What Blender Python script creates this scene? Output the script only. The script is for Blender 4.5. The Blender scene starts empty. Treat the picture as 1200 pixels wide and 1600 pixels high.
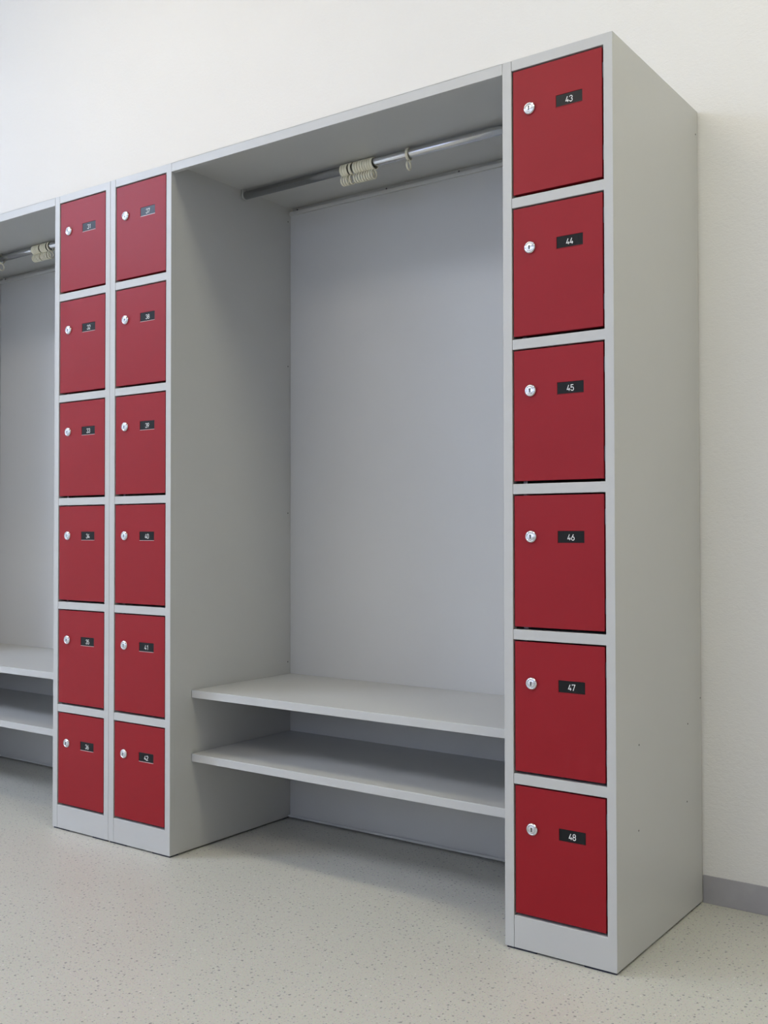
import bpy, bmesh, math
from mathutils import Vector, Matrix

scene = bpy.context.scene
COL = scene.collection

# ------------------------------------------------------------------ measures (metres)
W = 0.2617        # locker tower width
BAY = 1.0639      # coat bay width
D = 0.5189        # tower depth
H = 1.953         # tower height
Z0 = 0.0045       # underside of the cabinets (they stand on thin pads)
BACK = 0.5106     # face of the bay back panel
WALL = 0.524      # face of the rear wall
SL, SR = 0.0228, 0.0212          # stile widths, left and right
RAILS = [1.6236, 1.3102, 0.9921, 0.6740, 0.3596]   # underside of each rail
RH = 0.0224
ZTOP, ZPL = 1.9295, 0.0741
ROD_Y, ROD_Z, ROD_R = 0.2920, 1.9340, 0.0122

# ------------------------------------------------------------------ materials
def new_mat(name, color, rough=0.5, metal=0.0, spec=0.5):
    m = bpy.data.materials.new(name); m.use_nodes = True
    b = m.node_tree.nodes['Principled BSDF']
    b.inputs['Base Color'].default_value = (*color, 1)
    b.inputs['Roughness'].default_value = rough
    b.inputs['Metallic'].default_value = metal
    b.inputs['Specular IOR Level'].default_value = spec
    return m

def add_bump(m, scale, strength, dist=0.001, detail=2.0, stretch=(1, 1, 1)):
    nt = m.node_tree; b = nt.nodes['Principled BSDF']
    tc = nt.nodes.new('ShaderNodeTexCoord'); mp = nt.nodes.new('ShaderNodeMapping')
    mp.inputs['Scale'].default_value = stretch
    no = nt.nodes.new('ShaderNodeTexNoise'); no.inputs['Scale'].default_value = scale
    no.inputs['Detail'].default_value = detail
    bu = nt.nodes.new('ShaderNodeBump'); bu.inputs['Strength'].default_value = strength
    bu.inputs['Distance'].default_value = dist
    nt.links.new(tc.outputs['Object'], mp.inputs['Vector'])
    nt.links.new(mp.outputs['Vector'], no.inputs['Vector'])
    nt.links.new(no.outputs['Fac'], bu.inputs['Height'])
    nt.links.new(bu.outputs['Normal'], b.inputs['Normal'])
    return no

def tint_variation(m, scale, c1, c2):
    nt = m.node_tree; b = nt.nodes['Principled BSDF']
    tc = nt.nodes.new('ShaderNodeTexCoord')
    no = nt.nodes.new('ShaderNodeTexNoise'); no.inputs['Scale'].default_value = scale
    no.inputs['Detail'].default_value = 3
    rp = nt.nodes.new('ShaderNodeValToRGB')
    rp.color_ramp.elements[0].position = 0.35; rp.color_ramp.elements[0].color = (*c1, 1)
    rp.color_ramp.elements[1].position = 0.65; rp.color_ramp.elements[1].color = (*c2, 1)
    nt.links.new(tc.outputs['Object'], no.inputs['Vector'])
    nt.links.new(no.outputs['Fac'], rp.inputs['Fac'])
    nt.links.new(rp.outputs['Color'], b.inputs['Base Color'])

M_GREY = new_mat('light_grey_powder_coat', (0.47, 0.48, 0.485), 0.40, 0, 0.5)
tint_variation(M_GREY, 2.5, (0.466, 0.468, 0.458), (0.482, 0.483, 0.472))
add_bump(M_GREY, 700, 0.10, 0.0004)
M_RED = new_mat('ruby_red_powder_coat', (0.26, 0.0070, 0.0125), 0.42, 0, 0.22)
tint_variation(M_RED, 3.0, (0.256, 0.0072, 0.0130), (0.274, 0.0083, 0.0148))
add_bump(M_RED, 700, 0.12, 0.0004)
M_CHROME = new_mat('polished_chrome', (0.66, 0.67, 0.70), 0.20, 1.0)
add_bump(M_CHROME, 300, 0.03, 0.0002)
M_STEEL = new_mat('rod_chrome', (0.62, 0.63, 0.65), 0.20, 1.0)
add_bump(M_STEEL, 200, 0.03, 0.0002, stretch=(0.05, 1, 1))
M_ZINC = new_mat('zinc_plated_steel', (0.13, 0.11, 0.13), 0.4, 0.8)
add_bump(M_ZINC, 300, 0.08, 0.0003)
M_BLACK = new_mat('black_label_card', (0.010, 0.011, 0.012), 0.28, 0, 0.16)
add_bump(M_BLACK, 250, 0.02, 0.0002)
M_DARK = new_mat('dark_hole', (0.01, 0.01, 0.012), 0.7)
add_bump(M_DARK, 300, 0.1, 0.0002)
M_RUBBER = new_mat('dark_blue_rubber_pad', (0.012, 0.015, 0.030), 0.7)
add_bump(M_RUBBER, 300, 0.1, 0.0003)
M_DIGIT = new_mat('white_print', (0.78, 0.78, 0.76), 0.5)
add_bump(M_DIGIT, 300, 0.02, 0.0001)
M_LIP = new_mat('clear_sleeve_edge', (0.72, 0.55, 0.55), 0.25)
add_bump(M_LIP, 300, 0.02, 0.0001)
M_CREAM = new_mat('cream_plastic', (0.80, 0.76, 0.60), 0.42)
M_CREAM.node_tree.nodes['Principled BSDF'].inputs['Subsurface Weight'].default_value = 0.08
M_CREAM.node_tree.nodes['Principled BSDF'].inputs['Subsurface Radius'].default_value = (0.004, 0.003, 0.002)
add_bump(M_CREAM, 150, 0.05, 0.0003)

M_WALL = new_mat('white_plaster', (0.80, 0.79, 0.74), 0.85, 0, 0.25)
def wall_nodes(m):
    nt = m.node_tree; b = nt.nodes['Principled BSDF']
    tc = nt.nodes.new('ShaderNodeTexCoord')
    n1 = nt.nodes.new('ShaderNodeTexNoise'); n1.inputs['Scale'].default_value = 110
    n1.inputs['Detail'].default_value = 3; n1.inputs['Roughness'].default_value = 0.6
    mp = nt.nodes.new('ShaderNodeMapping'); mp.inputs['Scale'].default_value = (1.0, 1.0, 2.6)
    mp.inputs['Rotation'].default_value = (0, 0.35, 0)
    n2 = nt.nodes.new('ShaderNodeTexNoise'); n2.inputs['Scale'].default_value = 70
    n2.inputs['Detail'].default_value = 4; n2.inputs['Distortion'].default_value = 1.5
    mx = nt.nodes.new('ShaderNodeMath'); mx.operation = 'MULTIPLY_ADD'
    mx.inputs[1].default_value = 0.9
    bu = nt.nodes.new('ShaderNodeBump'); bu.inputs['Strength'].default_value = 0.36
    bu.inputs['Distance'].default_value = 0.0022
    L = nt.links
    L.new(tc.outputs['Object'], n1.inputs['Vector']); L.new(tc.outputs['Object'], mp.inputs['Vector'])
    L.new(mp.outputs['Vector'], n2.inputs['Vector'])
    L.new(n2.outputs['Fac'], mx.inputs[0]); L.new(n1.outputs['Fac'], mx.inputs[2])
    L.new(mx.outputs[0], bu.inputs['Height']); L.new(bu.outputs['Normal'], b.inputs['Normal'])
wall_nodes(M_WALL)
tint_variation(M_WALL, 0.9, (0.745, 0.73, 0.705), (0.77, 0.755, 0.73))

M_CEIL = new_mat('ceiling_paint', (0.80, 0.80, 0.78), 0.9); add_bump(M_CEIL, 60, 0.2, 0.001)
M_BASE = new_mat('grey_vinyl_skirting', (0.225, 0.215, 0.232), 0.5)
tint_variation(M_BASE, 14, (0.335, 0.325, 0.345), (0.37, 0.36, 0.38))
add_bump(M_BASE, 60, 0.15, 0.001, stretch=(1, 1, 4))
M_FRAME = new_mat('window_frame_white', (0.75, 0.75, 0.75), 0.4); add_bump(M_FRAME, 200, 0.03, 0.0003)

# speckled sheet vinyl
M_FLOOR = new_mat('speckled_vinyl', (0.5, 0.5, 0.45), 0.36, 0, 0.4)
def floor_nodes(m):
    nt = m.node_tree; b = nt.nodes['Principled BSDF']; L = nt.links
    tc = nt.nodes.new('ShaderNodeTexCoord')
    base = nt.nodes.new('ShaderNodeTexNoise'); base.inputs['Scale'].default_value = 1.4
    base.inputs['Detail'].default_value = 5
    rp = nt.nodes.new('ShaderNodeValToRGB')
    rp.color_ramp.elements[0].position = 0.3; rp.color_ramp.elements[0].color = (0.495, 0.487, 0.437, 1)
    rp.color_ramp.elements[1].position = 0.7; rp.color_ramp.elements[1].color = (0.528, 0.517, 0.468, 1)
    L.new(tc.outputs['Object'], base.inputs['Vector']); L.new(base.outputs['Fac'], rp.inputs['Fac'])
    fine = nt.nodes.new('ShaderNodeTexNoise'); fine.inputs['Scale'].default_value = 260
    fine.inputs['Detail'].default_value = 2
    mf = nt.nodes.new('ShaderNodeMixRGB'); mf.blend_type = 'OVERLAY'; mf.inputs[0].default_value = 0.16
    L.new(tc.outputs['Object'], fine.inputs['Vector'])
    L.new(rp.outputs['Color'], mf.inputs[1]); L.new(fine.outputs['Color'], mf.inputs[2])
    cur = mf.outputs['Color']
    for scale, rad, keep, color, amt, off in (
            (62, 0.125, 0.52, (0.11, 0.11, 0.13), 0.72, 0.0),
            (95, 0.12, 0.55, (0.17, 0.19, 0.27), 0.65, 7.3),
            (150, 0.15, 0.45, (0.20, 0.195, 0.18), 0.45, 3.1),
            (48, 0.06, 0.80, (0.75, 0.75, 0.75), 0.7, 5.9)):
        mp = nt.nodes.new('ShaderNodeMapping'); mp.inputs['Location'].default_value = (off, off * 1.7, 0)
        wob = nt.nodes.new('ShaderNodeTexVoronoi'); wob.voronoi_dimensions = '2D'
        wob.inputs['Scale'].default_value = scale
        ds = nt.nodes.new('ShaderNodeTexNoise'); ds.inputs['Scale'].default_value = scale*3.2
        dm = nt.nodes.new('ShaderNodeVectorMath'); dm.operation = 'MULTIPLY_ADD'
        dm.inputs[1].default_value = (0.30/scale, 0.30/scale, 0)
        L.new(tc.outputs['Object'], ds.inputs['Vector']); L.new(ds.outputs['Color'], dm.inputs[0])
        L.new(tc.outputs['Object'], mp.inputs['Vector']); L.new(mp.outputs['Vector'], dm.inputs[2])
        L.new(dm.outputs[0], wob.inputs['Vector'])
        sep = nt.nodes.new('ShaderNodeSeparateColor'); L.new(wob.outputs['Color'], sep.inputs[0])
        # speck radius varies from cell to cell
        rr = nt.nodes.new('ShaderNodeMath'); rr.operation = 'MULTIPLY_ADD'
        rr.inputs[1].default_value = rad * 0.9; rr.inputs[2].default_value = rad * 0.45
        L.new(sep.outputs[1], rr.inputs[0])
        lt = nt.nodes.new('ShaderNodeMath'); lt.operation = 'LESS_THAN'
        L.new(wob.outputs['Distance'], lt.inputs[0]); L.new(rr.outputs[0], lt.inputs[1])
        gt = nt.nodes.new('ShaderNodeMath'); gt.operation = 'GREATER_THAN'; gt.inputs[1].default_value = keep
        L.new(sep.outputs[0], gt.inputs[0])
        mu = nt.nodes.new('ShaderNodeMath'); mu.operation = 'MULTIPLY'
        L.new(lt.outputs[0], mu.inputs[0]); L.new(gt.outputs[0], mu.inputs[1])
        ma = nt.nodes.new('ShaderNodeMath'); ma.operation = 'MULTIPLY'; ma.inputs[1].default_value = amt
        L.new(mu.outputs[0], ma.inputs[0])
        mx = nt.nodes.new('ShaderNodeMixRGB'); mx.inputs[2].default_value = (*color, 1)
        L.new(ma.outputs[0], mx.inputs[0]); L.new(cur, mx.inputs[1]); cur = mx.outputs['Color']
    L.new(cur, b.inputs['Base Color'])
    bn = nt.nodes.new('ShaderNodeTexNoise'); bn.inputs['Scale'].default_value = 35
    bu = nt.nodes.new('ShaderNodeBump'); bu.inputs['Strength'].default_value = 0.12
    bu.inputs['Distance'].default_value = 0.001
    L.new(tc.outputs['Object'], bn.inputs['Vector']); L.new(bn.outputs['Fac'], bu.inputs['Height'])
    L.new(bu.outputs['Normal'], b.inputs['Normal'])
floor_nodes(M_FLOOR)

# ------------------------------------------------------------------ mesh helpers
def link(name, bm, mats, parent=None, loc=(0, 0, 0), bevel=0.0, segs=2, smooth=False):
    me = bpy.data.meshes.new(name)
    bmesh.ops.recalc_face_normals(bm, faces=bm.faces)
    bm.to_mesh(me); bm.free()
    for m in (mats if isinstance(mats, (list, tuple)) else [mats]): me.materials.append(m)
    o = bpy.data.objects.new(name, me); COL.objects.link(o)
    o.location = loc
    if parent is not None: o.parent = parent
    if smooth:
        for p in me.polygons: p.use_smooth = True
    if bevel > 0:
        md = o.modifiers.new('bevel', 'BEVEL'); md.width = bevel; md.segments = segs
        md.limit_method = 'ANGLE'; md.angle_limit = math.radians(40); md.harden_normals = True
        for p in me.polygons: p.use_smooth = True
    return o

def box(bm, x0, x1, y0, y1, z0, z1, mat=0):
    vs = [bm.verts.new(p) for p in ((x0,y0,z0),(x1,y0,z0),(x1,y1,z0),(x0,y1,z0),
                                    (x0,y0,z1),(x1,y0,z1),(x1,y1,z1),(x0,y1,z1))]
    for f in ((0,3,2,1),(4,5,6,7),(0,1,5,4),(1,2,6,5),(2,3,7,6),(3,0,4,7)):
        bm.faces.new([vs[i] for i in f]).material_index = mat

def grid_plate(bm, xs, zs, open_cells, y0, y1, mat=0):
    """solid sheet between y0 (front) and y1 with rectangular openings"""
    nx, nz = len(xs) - 1, len(zs) - 1
    F = {}; B = {}
    def v(d, i, k, y):
        if (i, k) not in d: d[(i, k)] = bm.verts.new((xs[i], y, zs[k]))
        return d[(i, k)]
    solid = lambda i, k: 0 <= i < nx and 0 <= k < nz and (i, k) not in open_cells
    for i in range(nx):
        for k in range(nz):
            if not solid(i, k): continue
            bm.faces.new([v(F,i,k,y0), v(F,i+1,k,y0), v(F,i+1,k+1,y0), v(F,i,k+1,y0)]).material_index = mat
            bm.faces.new([v(B,i,k,y1), v(B,i,k+1,y1), v(B,i+1,k+1,y1), v(B,i+1,k,y1)]).material_index = mat
            for (a, b, nb) in (((i,k),(i+1,k),(i,k-1)), ((i+1,k),(i+1,k+1),(i+1,k)),
                               ((i+1,k+1),(i,k+1),(i,k+1)), ((i,k+1),(i,k),(i-1,k))):
                if not solid(*nb):
                    bm.faces.new([v(F,*a,y0), v(B,*a,y1), v(B,*b,y1), v(F,*b,y0)]).material_index = mat

def lathe_y(bm, prof, cx, cz, y_face, n=32, mat=0):
    """profile of (radius, height towards the viewer) turned about an axis along y"""
    rings = []
    for r, h in prof:
        if r < 1e-6: rings.append([bm.verts.new((cx, y_face - h, cz))]); continue
        rings.append([bm.verts.new((cx + r*math.cos(2*math.pi*a/n), y_face - h, cz + r*math.sin(2*math.pi*a/n)))
                      for a in range(n)])
    for a, b in zip(rings, rings[1:]):
        for j in range(n):
            j2 = (j + 1) % n
            if len(b) == 1: f = bm.faces.new([a[j], a[j2], b[0]])
            else: f = bm.faces.new([a[j], a[j2], b[j2], b[j]])
            f.material_index = mat

def tube_x(bm, x0, x1, cy, cz, r, n=28, mat=0, caps=True):
    R = [[bm.verts.new((x, cy + r*math.cos(2*math.pi*a/n), cz + r*math.sin(2*math.pi*a/n))) for a in range(n)]
         for x in (x0, x1)]
    for j in range(n):
        bm.faces.new([R[0][j], R[0][(j+1)%n], R[1][(j+1)%n], R[1][j]]).material_index = mat
    if caps:
        bm.faces.new(R[0][::-1]).material_index = mat; bm.faces.new(R[1]).material_index = mat

def disc_x(bm, x, cy, cz, r, n=12, mat=1, depth=0.0004, side=1):
    """little dark hole mark on a side face"""
    a_ = [bm.verts.new((x, cy + r*math.cos(2*math.pi*a/n), cz + r*math.sin(2*math.pi*a/n))) for a in range(n)]
    b_ = [bm.verts.new((x + side*depth, v.co.y, v.co.z)) for v in a_]
    bm.faces.new(b_).material_index = mat
    for j in range(n):
        bm.faces.new([a_[j], a_[(j+1)%n], b_[(j+1)%n], b_[j]]).material_index = mat

def empty(name, loc, label, cat, group=None):
    o = bpy.data.objects.new(name, None); COL.objects.link(o); o.location = loc
    o.empty_display_size = 0.1
    o['label'] = label; o['category'] = cat
    if group: o['group'] = group
    return o

def structure(o):
    o['kind'] = 'structure'; return o

# ------------------------------------------------------------------ digits, a narrow engineering face
def arc(cx, cz, rx, rz, a0, a1, n=12):
    return [(cx + rx*math.cos(math.radians(a0 + (a1-a0)*i/n)), cz + rz*math.sin(math.radians(a0 + (a1-a0)*i/n)))
            for i in range(n + 1)]
DW = 0.52   # digit width for height 1
DIG = {
 '0': [arc(DW/2, 1-DW/2, DW/2, DW/2, 0, 180) + arc(DW/2, DW/2, DW/2, DW/2, 180, 360) + [(DW, 1-DW/2)]],
 '1': [[(0.10, 0.80), (0.34, 1.0), (0.34, 0.0)]],
 '2': [arc(DW/2, 0.745, DW/2, 0.255, 175, -15) + [(0.44, 0.52), (0.0, 0.0), (DW, 0.0)]],
 '3': [arc(DW/2, 0.755, DW/2-.01, 0.245, 170, -75) + arc(DW/2, 0.265, DW/2, 0.265, 75, -170)],
 '4': [[(0.30, 1.0), (0.0, 0.24), (DW+.02, 0.24)], [(0.38, 0.48), (0.38, 0.0)]],
 '5': [[(0.48, 1.0), (0.05, 1.0), (0.03, 0.54)] + arc(DW/2, 0.31, DW/2, 0.31, 125, -160)],
 '6': [[(0.36, 1.0), (0.07, 0.46)], arc(DW/2, 0.285, DW/2, 0.285, 0, 360, 20)],
 '7': [[(0.0, 0.86), (0.0, 1.0), (DW, 1.0), (0.17, 0.0)]],
 '8': [arc(DW/2, 0.755, DW/2-.03, 0.245, 0, 360, 20), arc(DW/2, 0.265, DW/2, 0.265, 0, 360, 20)],
 '9': [[(0.16, 0.0), (0.45, 0.54)], arc(DW/2, 0.715, DW/2, 0.285, 0, 360, 20)],
}
def stroke(bm, pts, w, y, mat):
    """one continuous mitred ribbon, closed when the last point meets the first"""
    P = [Vector(p) for p in pts]
    P = [p for i, p in enumerate(P) if i == 0 or (p - P[i-1]).length > 1e-6]
    closed = (P[0] - P[-1]).length < 1e-6
    if closed: P.pop()
    n = len(P); L = []; R = []
    for i in range(n):
        a = P[i] - P[i-1] if (i > 0 or closed) else None
        b = P[(i+1) % n] - P[i] if (i < n - 1 or closed) else None
        a = a.normalized() if a is not None else b.normalized()
        b = b.normalized() if b is not None else a
        na = Vector((-a.y, a.x)); nb = Vector((-b.y, b.x))
        m = na + nb
        if m.length < 0.2: m = na.copy(); k = 1.0
        else: m.normalize(); k = min(1.0 / max(m.dot(na), 0.3), 2.2)
        q = P[i] + m*w/2*k; r = P[i] - m*w/2*k
        L.append(bm.verts.new((q.x, y, q.y))); R.append(bm.verts.new((r.x, y, r.y)))
    for i in range(n if closed else n - 1):
        j = (i + 1) % n
        bm.faces.new([L[i], R[i], R[j], L[j]]).material_index = mat
def number(bm, text, cx, cz, h, y, mat):
    adv = (DW + 0.17) * h
    x = cx - (adv * (len(text) - 1) + DW * h) / 2
    for ch in text:
        for q, st in enumerate(DIG[ch]):
            stroke(bm, [(x + px*h, cz - h/2 + pz*h) for px, pz in st], 0.125*h, y - 0.00006*q, mat)
        x += adv

# ------------------------------------------------------------------ locker tower
OPEN = []     # (z_low, z_high) of the six openings, top to bottom
hi = ZTOP
for r in RAILS:
    OPEN.append((r + RH, hi)); hi = r
OPEN.append((ZPL, hi))
DX0, DX1 = SL + 0.0036, W - SR - 0.0036     # door width
DY = 0.0012                                 # door face sits this far behind the frame
PL_X0, PL_X1, PL_H = W - 0.1311, W - 0.0697, 0.0262
LOCK_X = W - 0.1945

def plate_mesh(text):
    """black card in a sleeve; origin at the plate centre on the pocket floor"""
    bm = bmesh.new(); w = (PL_X1 - PL_X0)/2 - 0.0003; h = PL_H/2 - 0.0002
    box(bm, -w, w, -0.0008, 0, -h, h, 0)
    box(bm, -w, w, -0.0019, 0, -h, -h + 0.0009, 1)
    if text: number(bm, text, 0.0, -0.0003, 0.0124, -0.0010, 2)
    return bm

def build_door(parent, idx, text):
    zl, zh = OPEN[idx]; z0, z1 = zl + 0.0062, zh - 0.0034
    pz = zh - 0.0938                       # plate centre
    bm = bmesh.new()
    xs = [0, PL_X0 - DX0, PL_X1 - DX0, DX1 - DX0]
    zs = [0, pz - PL_H/2 - z0, pz + PL_H/2 - z0, z1 - z0]
    grid_plate(bm, xs, zs, {(1, 1)}, 0, 0.0017)
    box(bm, 0.0006, DX1 - DX0 - 0.0006, 0.0017, 0.017, 0.0006, z1 - z0 - 0.0006)
    d = link('door', bm, M_RED, parent, (DX0, DY, z0), bevel=0.0007, segs=2)
    if text: d['label'] = 'red locker door with number plate ' + text
    p = link('number_plate', plate_mesh(text), [M_BLACK, M_RED if text and int(text) > 42 else M_LIP, M_DIGIT], d,
             ((PL_X0 + PL_X1)/2 - DX0, 0.0017, pz - z0))
    if text: p['label'] = 'black number plate reading ' + text + ' in white digits'
    # cylinder lock
    bm = bmesh.new()
    lathe_y(bm, [(0.0136, -0.001), (0.0136, 0.0018), (0.0131, 0.0029), (0.0118, 0.0044), (0.0102, 0.0052),
                 (0.0094, 0.0050), (0.0091, 0.0034), (0.0084, 0.0034), (0.0081, 0.0046), (0.0076, 0.0048), (0.0, 0.0048)], 0, 0, 0, 36)
    for f in bm.faces: f.smooth = True
    box(bm, -0.0011, 0.0011, -0.0052, -0.0040, -0.0044, 0.0040, 1)
    box(bm, -0.0017, 0.0017, -0.0051, -0.0040, 0.0012, 0.0036, 1)
    # raised stop on the collar beside the key position
    box(bm, 0.0074, 0.0118, -0.0062, -0.0036, 0.0052, 0.0082, 0)
    l = link('lock', bm, [M_CHROME, M_DARK], d, (LOCK_X - DX0, 0, pz + 0.0008 - z0))
    l['label'] = 'round chrome cylinder lock'
    # hinge knuckles in the right hand gap
    for zc in (z1 - z0 - 0.048, 0.052):
        bm = bmesh.new()
        n = 10
        a_ = [[bm.verts.new((DX1 - DX0 + 0.0016 + 0.0013*math.cos(2*math.pi*k/n), 0.0030 + 0.0013*math.sin(2*math.pi*k/n), z))
               for k in range(n)] for z in (zc - 0.016, zc + 0.016)]
        for k in range(n): bm.faces.new([a_[0][k], a_[0][(k+1)%n], a_[1][(k+1)%n], a_[1][k]])
        bm.faces.new(a_[0][::-1]); bm.faces.new(a_[1])
        link('hinge', bm, M_ZINC, d)
    # locking bar that shows in the gaps above and below the door
    bm = bmesh.new()
    box(bm, 0.0135, 0.0235, 0.0175, 0.0195, -0.0058, z1 - z0 + 0.0030)
    link('locking_bar', bm, M_ZINC, d)
    return d

def build_carcass(root, holes_right=(), holes_left=()):
    bm = bmesh.new(); t = 0.0015
    g = 0.0003                                           # hairline between neighbours
    box(bm, g + 0.0003, t, 0.010, D, Z0, H)                         # left side
    box(bm, W - t, W - g - 0.0003, 0.010, D, Z0, H - 0.0003)                 # right side
    box(bm, t, W - t, D - t, D, Z0, H)                   # back
    box(bm, t, W - t, 0.018, D - t, H - 0.002, H)        # top
    box(bm, t, W - t, 0.018, D - t, 0.055, 0.057)        # bottom
    for r in RAILS: box(bm, t, W - t, 0.018, D - t, r + RH - 0.003, r + RH - 0.001)   # compartment floors
    box(bm, g, SL - 0.0004, 0.0, 0.018, Z0, H - 0.0004)  # left stile, folded from the side
    bm2_holes = [(W - g - 0.0003, 1, p) for p in holes_right] + [(g, -1, p) for p in holes_left]
    for x, s, (y, z) in bm2_holes: disc_x(bm, x, y, z, 0.0021, side=s)
    return link('carcass', bm, [M_GREY, M_DARK], root, bevel=0.0004, segs=1)

def build_tower(x_right, label, numbers, group, holes_right=(), holes_left=()):
    root = empty('locker_tower', (x_right - W, 0, 0), label, 'locker', group)
    build_carcass(root, holes_right, holes_left)
    bm = bmesh.new()
    xs = [SL + 0.0004, W - SR, W - 0.0003]
    zs = [Z0] + [z for (a, b) in reversed(OPEN) for z in (a, b)] + [H]
    holes = {(0, 2*k + 1) for k in range(6)}
    grid_plate(bm, xs, zs, holes, -0.0002, 0.018)
    link('front_frame', bm, M_GREY, root, bevel=0.0011, segs=3)
    for (x0, x1, y0, y1) in ((0.004, 0.075, 0.003, 0.035), (W - 0.075, W - 0.004, 0.003, 0.035),
                             (0.004, 0.075, D - 0.035, D - 0.004), (W - 0.075, W - 0.004, D - 0.035, D - 0.004)):
        bm = bmesh.new(); box(bm, x0, x1, y0, y1, 0, Z0 + 0.0005)
        link('foot_pad', bm, M_RUBBER, root)
    for k in range(6): build_door(root, k, numbers[k] if numbers else '')
    return root

XR = 0.0
XA = -W - BAY              # right face of the tower with 37-42
XB = -2*W - BAY            # right face of the tower with 31-36
BAY2 = 1.036
XC = -3*W - BAY - BAY2     # right face of the tower at the far left
TG = 'red-doored locker towers'
bay_holes = [(0.500, 1.906), (0.500, 1.4398), (0.500, 0.9697), (0.500, 0.4958)]
build_tower(XR, 'light grey locker tower with red doors numbered 43 to 48, at the right end',
            ['43', '44', '45', '46', '47', '48'], TG,
            [(0.512, 0.5014), (0.4233, 0.4514), (0.1224, 0.4512), (0.4154, 0.2686), (0.1179, 0.2689), (0.5055, 1.8922)])
build_tower(XA, 'light grey locker tower with red doors numbered 37 to 42, beside the large coat bay',
            ['37', '38', '39', '40', '41', '42'], TG, bay_holes)
build_tower(XB, 'light grey locker tower with red doors numbered 31 to 36, beside the left bay',
            ['31', '32', '33', '34', '35', '36'], TG)
build_tower(XC, 'light grey locker side just showing at the left frame edge beyond the left coat bay',
            None, TG, bay_holes)

# ------------------------------------------------------------------ coat bays
def build_bay(x0, x1, label):
    root = empty('coat_bay', ((x0 + x1)/2, 0, 0), label, 'coat rack', 'open coat bays with bench between the locker towers')
    cx = (x0 + x1)/2; a, b = x0 - cx + 0.0004, x1 - cx - 0.0004
    # top panel: sheet with front flange folded down and back
    bm = bmesh.new()
    box(bm, a, b, 0.0, D - 0.0004, H - 0.002, H - 0.0004)
    box(bm, a, b, 0.0, 0.0018, 1.9275, H - 0.0004)
    box(bm, a, b, 0.0018, 0.014, 1.9275, 1.9293)
    link('top_panel', bm, M_GREY, root, bevel=0.0005, segs=2)
    # back panel, stopping short of the top so that a dark slot remains
    bm = bmesh.new(); box(bm, a, b, BACK, BACK + 0.0015, 0.006, 1.9375)
    link('back_panel', bm, M_GREY, root)
    # rails that carry the back panel
    bm = bmesh.new()
    box(bm, a + 0.001, b - 0.001, BACK - 0.0070, BACK, 1.9260, 1.9375)
    box(bm, a, b, D - 0.0012, D, 1.9200, H - 0.0005)
    for fx in (0.03, 0.36, 0.60, 0.92):
        x = a + (b - a)*fx
        box(bm, x - 0.002, x + 0.002, BACK - 0.0050, BACK - 0.0020, 1.9375, 1.9430, 1)
    link('upper_rail', bm, [M_GREY, M_ZINC], root, bevel=0.0006)
    bm = bmesh.new()
    box(bm, a + 0.001, b - 0.001, BACK - 0.010, BACK, 0.0052, 0.0068)
    box(bm, a + 0.001, b - 0.001, BACK - 0.0102, BACK - 0.0088, 0.0052, 0.0120)
    link('lower_rail', bm, M_GREY, root, bevel=0.0003, segs=1)
    # shelves: folded trays
    for nm, zt in (('bench_shelf', 0.4585), ('shoe_shelf', 0.2770)):
        bm = bmesh.new(); th = 0.0222
        box(bm, a + 0.0005, b - 0.0005, 0.081, BACK - 0.0003, zt - th, zt)
        s = link(nm, bm, M_GREY, root, bevel=0.0012, segs=3)
    # coat rod with brackets
    bm = bmesh.new(); tube_x(bm, a + 0.010, b - 0.010, ROD_Y, ROD_Z, ROD_R, 40)
    rod = link('coat_rod', bm, M_STEEL, root)
    for p in rod.data.polygons:
        if len(p.vertices) == 4: p.use_smooth = True
    rod['label'] = 'chrome coat rod'
    for s, xe in ((1, a), (-1, b)):
        bm = bmesh.new()
        for off, th in ((0.0004, 0.0022), (0.0095, 0.0022)):
            rr = 0.0158; n = 16
            prof = [(ROD_Y + rr*math.cos(math.radians(t)), ROD_Z + rr*math.sin(math.radians(t)))
                    for t in [180 + 180*i/n for i in range(n + 1)]]
            prof += [(ROD_Y + rr, H - 0.0022), (ROD_Y - rr, H - 0.0022)]
            u = [bm.verts.new((xe + s*off, y, z)) for y, z in prof]
            v = [bm.verts.new((xe + s*(off + th), y, z)) for y, z in prof]
            bm.faces.new(u); bm.faces.new(v[::-1])
            for i in range(len(prof)):
                j = (i + 1) % len(prof); bm.faces.new([u[i], u[j], v[j], v[i]])
        tube_x(bm, xe + s*0.002, xe + s*0.0100, ROD_Y, ROD_Z, 0.010, 20)
        br = link('rod_bracket', bm, M_GREY, rod, bevel=0.0004, segs=1)
    return root

build_bay(-W - BAY, -W, 'large open grey coat bay with bench shelf and rod, left of doors 43 to 48')
build_bay(-3*W - BAY - BAY2, -3*W - BAY, 'open coat bay cut by the left frame edge, left of doors 31 to 36')

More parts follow.
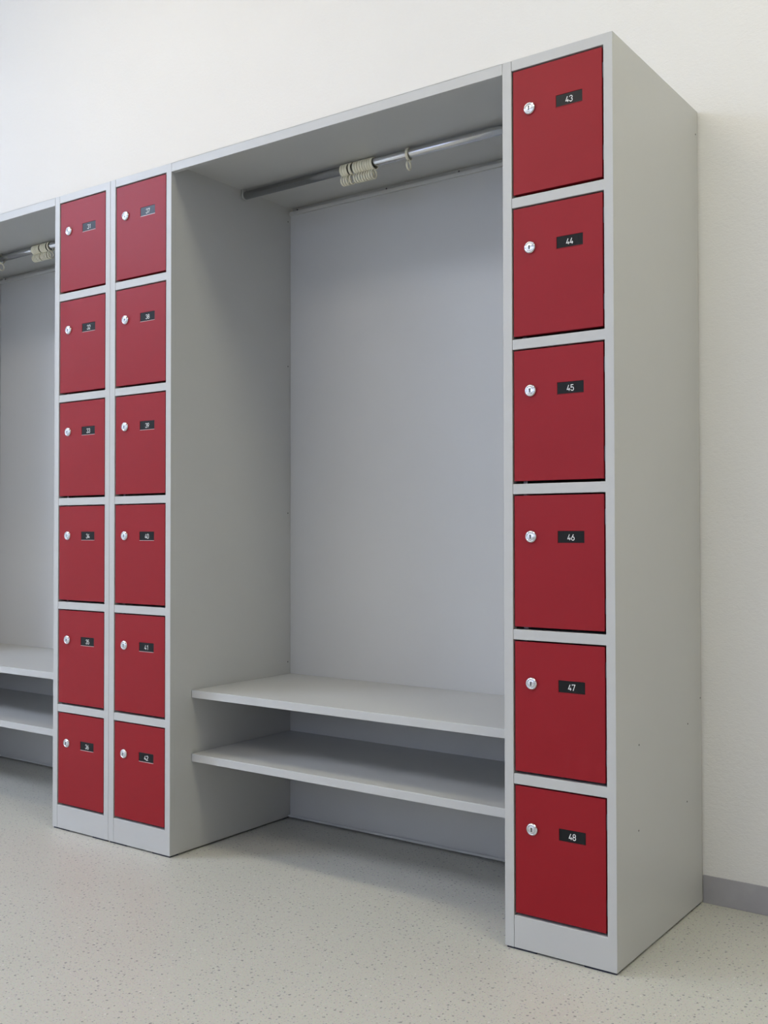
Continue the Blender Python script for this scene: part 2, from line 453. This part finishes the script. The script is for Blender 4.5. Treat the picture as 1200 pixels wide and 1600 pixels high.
# ------------------------------------------------------------------ hanger rings
def ring_mesh():
    """figure-of-eight plastic ring: large loop round the rod, small loop below"""
    bm = bmesh.new()
    def loop(cz, ri, ro, wx, n=32):
        sec = []
        m = 10
        for k in range(n):
            t = 2*math.pi*k/n; row = []
            for q in range(m):
                p = 2*math.pi*q/m
                # rounded, slightly flattened section
                rr = (ri + ro)/2 + (ro - ri)/2*math.copysign(abs(math.cos(p))**0.75, math.cos(p))
                xx = wx/2*math.copysign(abs(math.sin(p))**0.75, math.sin(p))
                row.append(bm.verts.new((xx, rr*math.cos(t), cz + rr*math.sin(t))))
            sec.append(row)
        for k in range(n):
            for q in range(m):
                bm.faces.new([sec[k][q], sec[(k+1)%n][q], sec[(k+1)%n][(q+1)%m], sec[k][(q+1)%m]])
    loop(0.0, 0.0142, 0.0177, 0.0083)
    loop(-0.0177 - 0.0120, 0.0105, 0.0140, 0.0056)
    me = bpy.data.meshes.new('hanger_ring')
    bmesh.ops.recalc_face_normals(bm, faces=bm.faces); bm.to_mesh(me); bm.free()
    for p in me.polygons: p.use_smooth = True
    me.materials.append(M_CREAM)
    return me
RING = ring_mesh()
proto = None
ORD = ['first', 'second', 'third', 'fourth', 'fifth', 'sixth', 'seventh', 'eighth', 'ninth', 'tenth', 'eleventh', 'twelfth']
def add_ring(x, yaw, label, group):
    global proto
    if proto is None: o = proto = bpy.data.objects.new('hanger_ring', RING)
    else: o = proto.copy()
    COL.objects.link(o)
    o.location = (x, ROD_Y, ROD_Z + ROD_R - 0.0142); o.rotation_euler = (0, 0, yaw)
    o['label'] = label; o['category'] = 'ring'; o['group'] = group
G1, G2 = 'plastic rings on the large coat bay rod', 'plastic rings on the left coat bay rod'
x = -0.9370; k = 0
for run in (3, 1, 8):
    for i in range(run):
        add_ring(x, 0.03*math.sin(7.3*k), 'cream plastic figure-eight ring on the large bay rod, %s from the left in its bunch' % ORD[k], G1)
        x += 0.0086; k += 1
    x += 0.0046 if run == 3 else 0.0066
add_ring(-0.7140, 0.16, 'lone cream plastic ring hanging apart, right of the bunch on the large bay rod', G1)
x = -2.3560; k = 0
for run in (5, 4, 1):
    for i in range(run):
        add_ring(x, 0.03*math.sin(5.1*k), 'cream plastic ring on the left bay rod, %s from the left in its bunch' % ORD[k], G2)
        x += 0.0086; k += 1
    x += 0.0060
add_ring(-2.5620, 0.12, 'lone cream plastic ring at the left frame edge on the left bay rod', G2)

# ------------------------------------------------------------------ room shell
RX0, RX1, RY0, RZ = -6.5, 3.2, -5.0, 3.55
bm = bmesh.new(); box(bm, RX0, RX1, RY0, WALL, -0.1, 0); structure(link('floor', bm, M_FLOOR))
bm = bmesh.new(); box(bm, RX0 - .15, RX1 + .15, RY0 - .15, WALL + .15, RZ, RZ + 0.1); structure(link('ceiling', bm, M_CEIL))
bm = bmesh.new(); box(bm, RX0 - .15, RX1 + .15, WALL, WALL + 0.15, -0.1, RZ); structure(link('wall_back', bm, M_WALL))
bm = bmesh.new(); box(bm, RX1, RX1 + 0.15, RY0, WALL, -0.1, RZ); structure(link('wall_right', bm, M_WALL))
bm = bmesh.new(); box(bm, RX0 - 0.15, RX0, RY0, WALL, -0.1, RZ); structure(link('wall_left', bm, M_WALL))
WX0, WX1, WZ0, WZ1 = -1.8, 0.8, 1.1, 2.7
bm = bmesh.new()
grid_plate(bm, [RX0 - .15, WX0, WX1, RX1 + .15], [-0.1, WZ0, WZ1, RZ], {(1, 1)}, RY0 - 0.15, RY0)
structure(link('wall_front', bm, M_WALL))
bm = bmesh.new()
ft = 0.06
zsx = [WX0, WX0 + ft]
n = 3; step = (WX1 - WX0 - ft)/n
for i in range(1, n + 1): zsx += [WX0 + step*i, WX0 + step*i + ft]
grid_plate(bm, zsx, [WZ0, WZ0 + ft, WZ1 - ft, WZ1], {(2*i + 1, 1) for i in range(n)}, RY0 - 0.10, RY0 - 0.04)
structure(link('window_1', bm, M_FRAME))
bm = bmesh.new(); box(bm, XR + 0.0005, RX1, WALL - 0.0032, WALL, 0, 0.068)
structure(link('baseboard_back', bm, M_BASE, bevel=0.001))

# ------------------------------------------------------------------ lights
def emit_mat(name, color, strength):
    m = bpy.data.materials.new(name); m.use_nodes = True
    nt = m.node_tree; nt.nodes.clear()
    e = nt.nodes.new('ShaderNodeEmission'); o = nt.nodes.new('ShaderNodeOutputMaterial')
    e.inputs[0].default_value = (*color, 1); e.inputs[1].default_value = strength
    nt.links.new(e.outputs[0], o.inputs[0]); return m
def ceiling_lamp(x, y, lx, ly, color, strength, label):
    root = empty('ceiling_light', (x, y, RZ), label, 'light', 'ceiling lights')
    bm = bmesh.new()
    box(bm, -lx/2 - .03, lx/2 + .03, -ly/2 - .03, ly/2 + .03, -0.05, 0)
    link('housing', bm, M_FRAME, root, bevel=0.004)
    bm = bmesh.new(); box(bm, -lx/2, lx/2, -ly/2, ly/2, -0.075, -0.05)
    link('diffuser', bm, emit_mat('lamp_' + label[:5], color, strength), root)
def lamp_rgb(r, g, b):
    m = max(r, g, b); return (r/m, g/m, b/m), 20*m
for lx_, ly_, sx_, sy_, rgb, lab in (
        (-1.9, -0.75, 1.5, 0.35, (0.38, 0.33, 0.22), 'dim warm ceiling light over the left lockers, out of frame'),
        (1.3, -0.75, 1.5, 0.6, (0.93, 0.90, 0.68), 'warm ceiling light above the right end of the lockers, out of frame'),
        (-1.9, -3.0, 2.4, 1.2, (1.46, 1.36, 1.25), 'neutral ceiling light in the middle of the room, out of frame'),  # added fill, made wide to soften the shadow on the bay back
        (-5.0, -3.0, 1.5, 1.2, (3.11, 3.80, 5.2), 'cool bright ceiling light at the far left, out of frame')):  # added bluish source standing in for daylight from the far left
    c_, s_ = lamp_rgb(*rgb)
    ceiling_lamp(lx_, ly_, sx_, sy_, c_, s_*(1.5*0.35)/(sx_*sy_), lab)
sky = bpy.data.worlds.new('daylight'); scene.world = sky; sky.use_nodes = True
bg = sky.node_tree.nodes['Background']
bg.inputs[0].default_value = (0.60, 0.72, 1.0, 1); bg.inputs[1].default_value = 0.5
la = bpy.data.lights.new('window_daylight', 'AREA'); la.shape = 'RECTANGLE'
la.size = WX1 - WX0; la.size_y = WZ1 - WZ0; la.energy = 46; la.color = (0.57, 0.67, 1.0)
lo = bpy.data.objects.new('window_daylight', la); COL.objects.link(lo)
lo.location = ((WX0 + WX1)/2, RY0 - 0.12, (WZ0 + WZ1)/2)
lo.rotation_euler = (math.radians(90), 0, 0)      # faces +y, into the room

# ------------------------------------------------------------------ camera
f, yaw, pitch, roll = 1628.6, 0.6240, 0.0187, -0.0012
cy, sy, cp, sp = math.cos(yaw), math.sin(yaw), math.cos(pitch), math.sin(pitch)
fw = Vector((-sy*cp, cy*cp, sp)); rt = Vector((cy, sy, 0)); up = rt.cross(fw)
rt2 = math.cos(roll)*rt + math.sin(roll)*up; up2 = rt2.cross(fw)
cam = bpy.data.cameras.new('camera'); co = bpy.data.objects.new('camera', cam); COL.objects.link(co)
mw = Matrix((rt2, up2, -fw)).transposed().to_4x4(); mw.translation = Vector((0.8696, -2.0241, 0.9108))
co.matrix_world = mw
cam.sensor_fit = 'VERTICAL'; cam.sensor_height = 24; cam.lens = f*24/1600
cam.clip_start = 0.05
scene.camera = co

scene.view_settings.view_transform = 'Standard'; scene.view_settings.look = 'None'
scene.view_settings.exposure = 0.08; scene.view_settings.gamma = 1.0
scene.view_settings.use_curve_mapping = False
scene.cycles.use_denoising = True
scene.cycles.max_bounces = 10; scene.cycles.diffuse_bounces = 7
scene.cycles.caustics_reflective = False; scene.cycles.caustics_refractive = False
